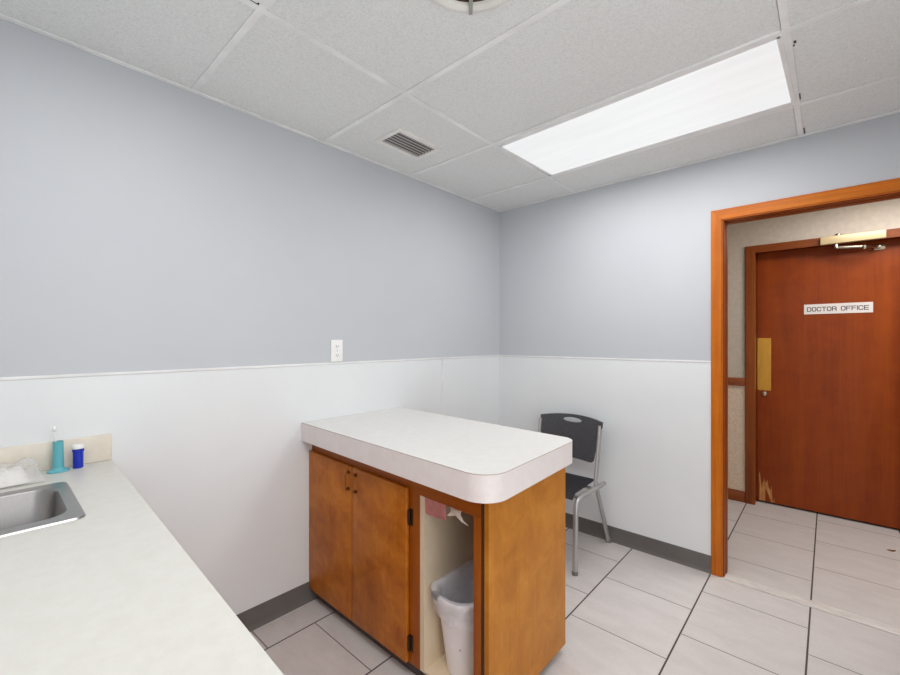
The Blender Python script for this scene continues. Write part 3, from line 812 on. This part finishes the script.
for x in (XA, XB):
    s = 1 if x == XB else -1
    # front leg bends back into the seat rail
    bm = NB(); p = fillet([(x+0.012*s, -0.558, 0.010), (x, -0.520, 0.424), (x, -0.100, 0.417)], 0.075, 10)
    tube(bm, p, 0.0155, 16, 0.0150); link('front_leg', bm, M['chromegrey'], ch, 50)
    bm = NB(); p = fillet([(x-0.002*s, -0.158, 0.808), (x-0.006*s, -0.228, 0.45), (x-0.004*s, -0.205, 0.40), (x+0.002*s, -0.030, 0.010)], 0.05, 8)
    tube(bm, p, 0.0125, 16, 0.0185, up=(1, 0, 0)); link('rear_leg', bm, M['chromegrey'], ch, 50)
    bm = NB(); tube(bm, [(x+0.012*s, -0.559, 0.0), (x+0.012*s, -0.558, 0.022)], 0.0172, 14); link('foot_glide', bm, M['glide'], ch, 50)
    bm = NB(); tube(bm, [(x+0.002*s, -0.028, 0.0), (x+0.002*s, -0.032, 0.022)], 0.020, 14); link('foot_glide', bm, M['glide'], ch, 50)
for y in (-0.47, -0.26):
    bm = NB(); tube(bm, [(XA, y, 0.421), (XB, y, 0.421)], 0.010, 12); link('crossbar', bm, M['chromegrey'], ch, 50)

# ------------------------------------------------------------------ sink counter
CT = 0.92
FY = lambda x: -2.549-0.034*x            # front edge runs very slightly off square
CE = 1.78
ct = thing('sink_countertop', (0.8, -2.9, CT-0.04), 'long warm white laminate counter with the steel sink', 'countertop')
# sink cutout
SX0, SX1, SY0, SY1 = 0.232, 0.632, -3.085, -2.696
hx0, hx1, hy0, hy1 = SX0+0.02, SX1-0.02, SY0+0.02, SY1-0.02
bm = NB()
ycut = [YN+0.005, hy0, hy1]
def slab(pts): prism(bm, pts, CT-0.04, CT)
slab([(0.005, YN+0.005), (hx0, YN+0.005), (hx0, FY(hx0)), (0.005, FY(0.005))])
slab([(hx1, YN+0.005), (CE, YN+0.005), (CE, FY(CE)), (hx1, FY(hx1))])
slab([(hx0, YN+0.005), (hx1, YN+0.005), (hx1, hy0), (hx0, hy0)])
slab([(hx0, hy1), (hx1, hy1), (hx1, FY(hx1)), (hx0, FY(hx0))])
bmesh.ops.remove_doubles(bm, verts=bm.verts, dist=1e-5)
link('top', bm, M['lam'], ct)
bm = NB(); box(bm, 0.0045, 0.022, YN+0.006, FY(0)-0.0005, CT+0.0005, 1.016, 0.0025); link('side_splash', bm, M['splash'], ct, 40)
bm = NB(); box(bm, 0.0225, CE-0.001, YN+0.0045, YN+0.022, CT+0.0005, 1.021, 0.0025); link('back_splash', bm, M['splash'], ct, 40)
bc = thing('sink_base_cabinet', (0.85, -2.9, 0), 'brown base cabinet under the sink counter', 'cabinet')
link('plinth', B(0.017, 1.70, YN+0.02, -2.70, 0, 0.08), M['toe'], bc)
bm = NB(); box(bm, 0.018, 0.036, YN+0.02, -2.64, 0.08, CT-0.04); box(bm, 1.72, 1.738, YN+0.02, -2.64, 0.08, CT-0.04); box(bm, 0.036, 1.72, YN+0.02, -2.64, 0.08, 0.098); box(bm, 0.036, 1.72, -2.66, -2.64, CT-0.10, CT-0.04)
link('carcass', bm, M['cabend'], bc)
for k in range(4):
    bm = NB(); box(bm, 0.04+0.42*k, 0.04+0.42*k+0.414, -2.639, -2.621, 0.1, CT-0.075, 0.004); link('door', bm, M['cab'], bc, 40)

sk = thing('bar_sink', (0.43, -2.89, CT), 'small stainless steel drop-in sink in the counter', 'sink')
n = 8
r0 = rrect(SX0, SX1, SY0, SY1, 0.022, n); r1 = rrect(SX0+0.004, SX1-0.004, SY0+0.004, SY1-0.004, 0.020, n)
by1 = SY1-0.033; bx0, bx1, byb = SX0+0.052, SX1-0.05, SY0+0.075
r2 = rrect(bx0-0.004, bx1+0.004, byb-0.004, by1+0.004, 0.05, n); r3 = rrect(bx0, bx1, byb, by1, 0.048, n)
r4 = rrect(bx0+0.008, bx1-0.008, byb+0.008, by1-0.008, 0.05, n); r5 = rrect(bx0+0.02, bx1-0.02, byb+0.02, by1-0.02, 0.05, n); r6 = rrect(bx0+0.05, bx1-0.05, byb+0.05, by1-0.05, 0.05, n)
zz = [CT+0.0005, CT+0.0045, CT+0.004, CT-0.003, CT-0.12, CT-0.145, CT-0.15]
bm = NB(); loft(bm, [[(x, y, z) for x, y in L] for L, z in zip((r0, r1, r2), zz)]); link('rim', bm, M['steel'], sk, 40)
bm = NB(); loft(bm, [[(x, y, z) for x, y in L] for L, z in zip((r2, r3, r4, r5, r6), zz[2:])], cap1=True); link('basin', bm, M['steel'], sk, 50)
bm = NB(); lathe(bm, ((bx0+bx1)/2, (byb+by1)/2, CT-0.15), [(0.04, 0.001), (0.036, 0.004), (0.028, 0.002), (0.0, 0.001)], 24); link('drain', bm, M['nickel'], sk, 40)

# things on the counter
hd = thing('teal_holder', (0.064, -2.7025, CT), 'narrow teal plastic holder with a round foot standing by the splash', 'holder')
c = (0.064, -2.7025, CT)
bm = NB(); lathe(bm, c, [(0, 0.0), (0.029, 0.0), (0.030, 0.002), (0.029, 0.005), (0.018, 0.009), (0.0155, 0.014)], 36); link('foot', bm, M['teal'], hd, 50)
bm = NB(); lathe(bm, c, [(0.0155, 0.012), (0.0145, 0.05), (0.0142, 0.098), (0.0145, 0.1035), (0.0128, 0.1035), (0.012, 0.03), (0, 0.03)], 32); link('tube', bm, M['teal'], hd, 50)
bm = NB(); d = Vector((-0.004, -0.009, 0.113)); p0 = Vector((0.063, -2.703, CT+0.031))
tube(bm, [p0, p0+d], 0.0022, 8)
st = thing('swab_stick', (0.063, -2.703, CT+0.031), 'thin white tipped stick standing in the teal holder', 'swab')
link('stick', bm, M['whitep'], st, 50)
bm = NB(); e = p0+d
lathe(bm, (e.x, e.y, e.z-0.008), [(0, 0), (0.0042, 0.002), (0.0058, 0.008), (0.005, 0.015), (0.0025, 0.019), (0, 0.0195)], 14); link('tip', bm, M['whitep'], st, 60)

pb = thing('pill_bottle', (0.060, -2.650, CT), 'small cobalt blue bottle with a white cap by the splash', 'bottle')
c = (0.060, -2.650, CT)
bm = NB(); lathe(bm, c, [(0, 0.0), (0.0135, 0), (0.0145, 0.002), (0.0145, 0.056), (0.0165, 0.058), (0.0165, 0.066), (0.0125, 0.068), (0.0125, 0.07), (0, 0.07)], 32); link('body', bm, M['bluep'], pb, 40)
bm = NB(); lathe(bm, c, [(0, 0.0685), (0.0165, 0.0685), (0.0168, 0.070), (0.0166, 0.080), (0.0155, 0.082), (0, 0.082)], 32); link('cap', bm, M['whitep'], pb, 40)

pk = thing('plastic_package', (0.10, -2.90, CT), 'clear plastic wrapped white package lying behind the sink', 'package')
def pillow(x0, x1, y0, y1, h, puff, seed, nx=16, ny=26, tail=0.0):
    bm = NB(); top, bo = [], []
    for i in range(nx+1):
        a, b = [], []
        for j in range(ny+1):
            u, w = i/nx*2-1, j/ny*2-1
            pr = (max(0, 1-abs(u)**3)*max(0, 1-abs(w)**14))**0.45
            wr = noise.noise(Vector((u*2.5+seed, w*5, seed)))
            x = (x0+x1)/2+u*(x1-x0)/2*(1-0.06*wr); y = (y0+y1)/2+w*(y1-y0)/2
            zz_ = 0.004+pr*h*(0.85+0.35*wr)
            a.append(bm.verts.new((x+0.0*w, y, CT+max(0.0045, zz_))))
            b.append(bm.verts.new((x, y, CT+0.0022)) if 0 < i < nx and 0 < j < ny else a[-1])
        top.append(a); bo.append(b)
    for i in range(nx):
        for j in range(ny):
            bm.faces.new((top[i][j], top[i+1][j], top[i+1][j+1], top[i][j+1]))
            q = [bo[i][j], bo[i][j+1], bo[i+1][j+1], bo[i+1][j]]
            if len(set(q)) == 4 and not all(k in (top[i][j], top[i+1][j], top[i+1][j+1], top[i][j+1]) for k in q): bm.faces.new(q)
    return bm
link('film', pillow(0.026, 0.186, -3.10, -2.744, 0.066, 1, 1.3), M['film'], pk, 70)
link('contents', pillow(0.034, 0.172, -3.07, -2.778, 0.047, 1, 4.1), M['pads'], pk, 70)

# ------------------------------------------------------------------ hall light
hl = thing('ceiling_light', (2.6, 0.78, CEIL), 'hall ceiling light out of view beyond the doorway', 'ceiling light')
bm = NB(); box(bm, 2.0, 3.2, 0.53, 1.03, CEIL-0.02, CEIL-0.001, 0.002); link('frame', bm, M['tee'], hl)
link('lens', B(2.02, 3.18, 0.55, 1.01, CEIL-0.022, CEIL-0.0195), M['lens'], hl)
L = bpy.data.lights.new('hall_lamp', 'AREA'); L.shape = 'RECTANGLE'; L.size = 1.1; L.size_y = 0.42; L.energy = 16; L.color = (1.0, 0.99, 0.98)
lo = bpy.data.objects.new('hall_lamp', L); COL.objects.link(lo); lo.parent = hl; lo.location = (0, 0, -0.028)

# ------------------------------------------------------------------ world, camera, view
w = bpy.data.worlds.new('World'); S.world = w; w.use_nodes = True
w.node_tree.nodes['Background'].inputs[0].default_value = (1.0, 0.99, 0.985, 1)
w.node_tree.nodes['Background'].inputs[1].default_value = WORLD
cd = bpy.data.cameras.new('Camera'); co = bpy.data.objects.new('Camera', cd); COL.objects.link(co)
co.location = (2.0365, -2.8694, 1.372); co.rotation_euler = (R(90), 0, R(42.116))
cd.sensor_width = 36; cd.lens = 419.53/900*36; cd.shift_y = 2.7/900; cd.clip_start = 0.01
S.camera = co
vs = S.view_settings
vs.view_transform = 'Standard'; vs.look = 'None'; vs.gamma = 1.0; vs.exposure = 0.57; vs.use_curve_mapping = False
S.cycles.max_bounces = 12; S.cycles.diffuse_bounces = 8
S.cycles.use_denoising = True
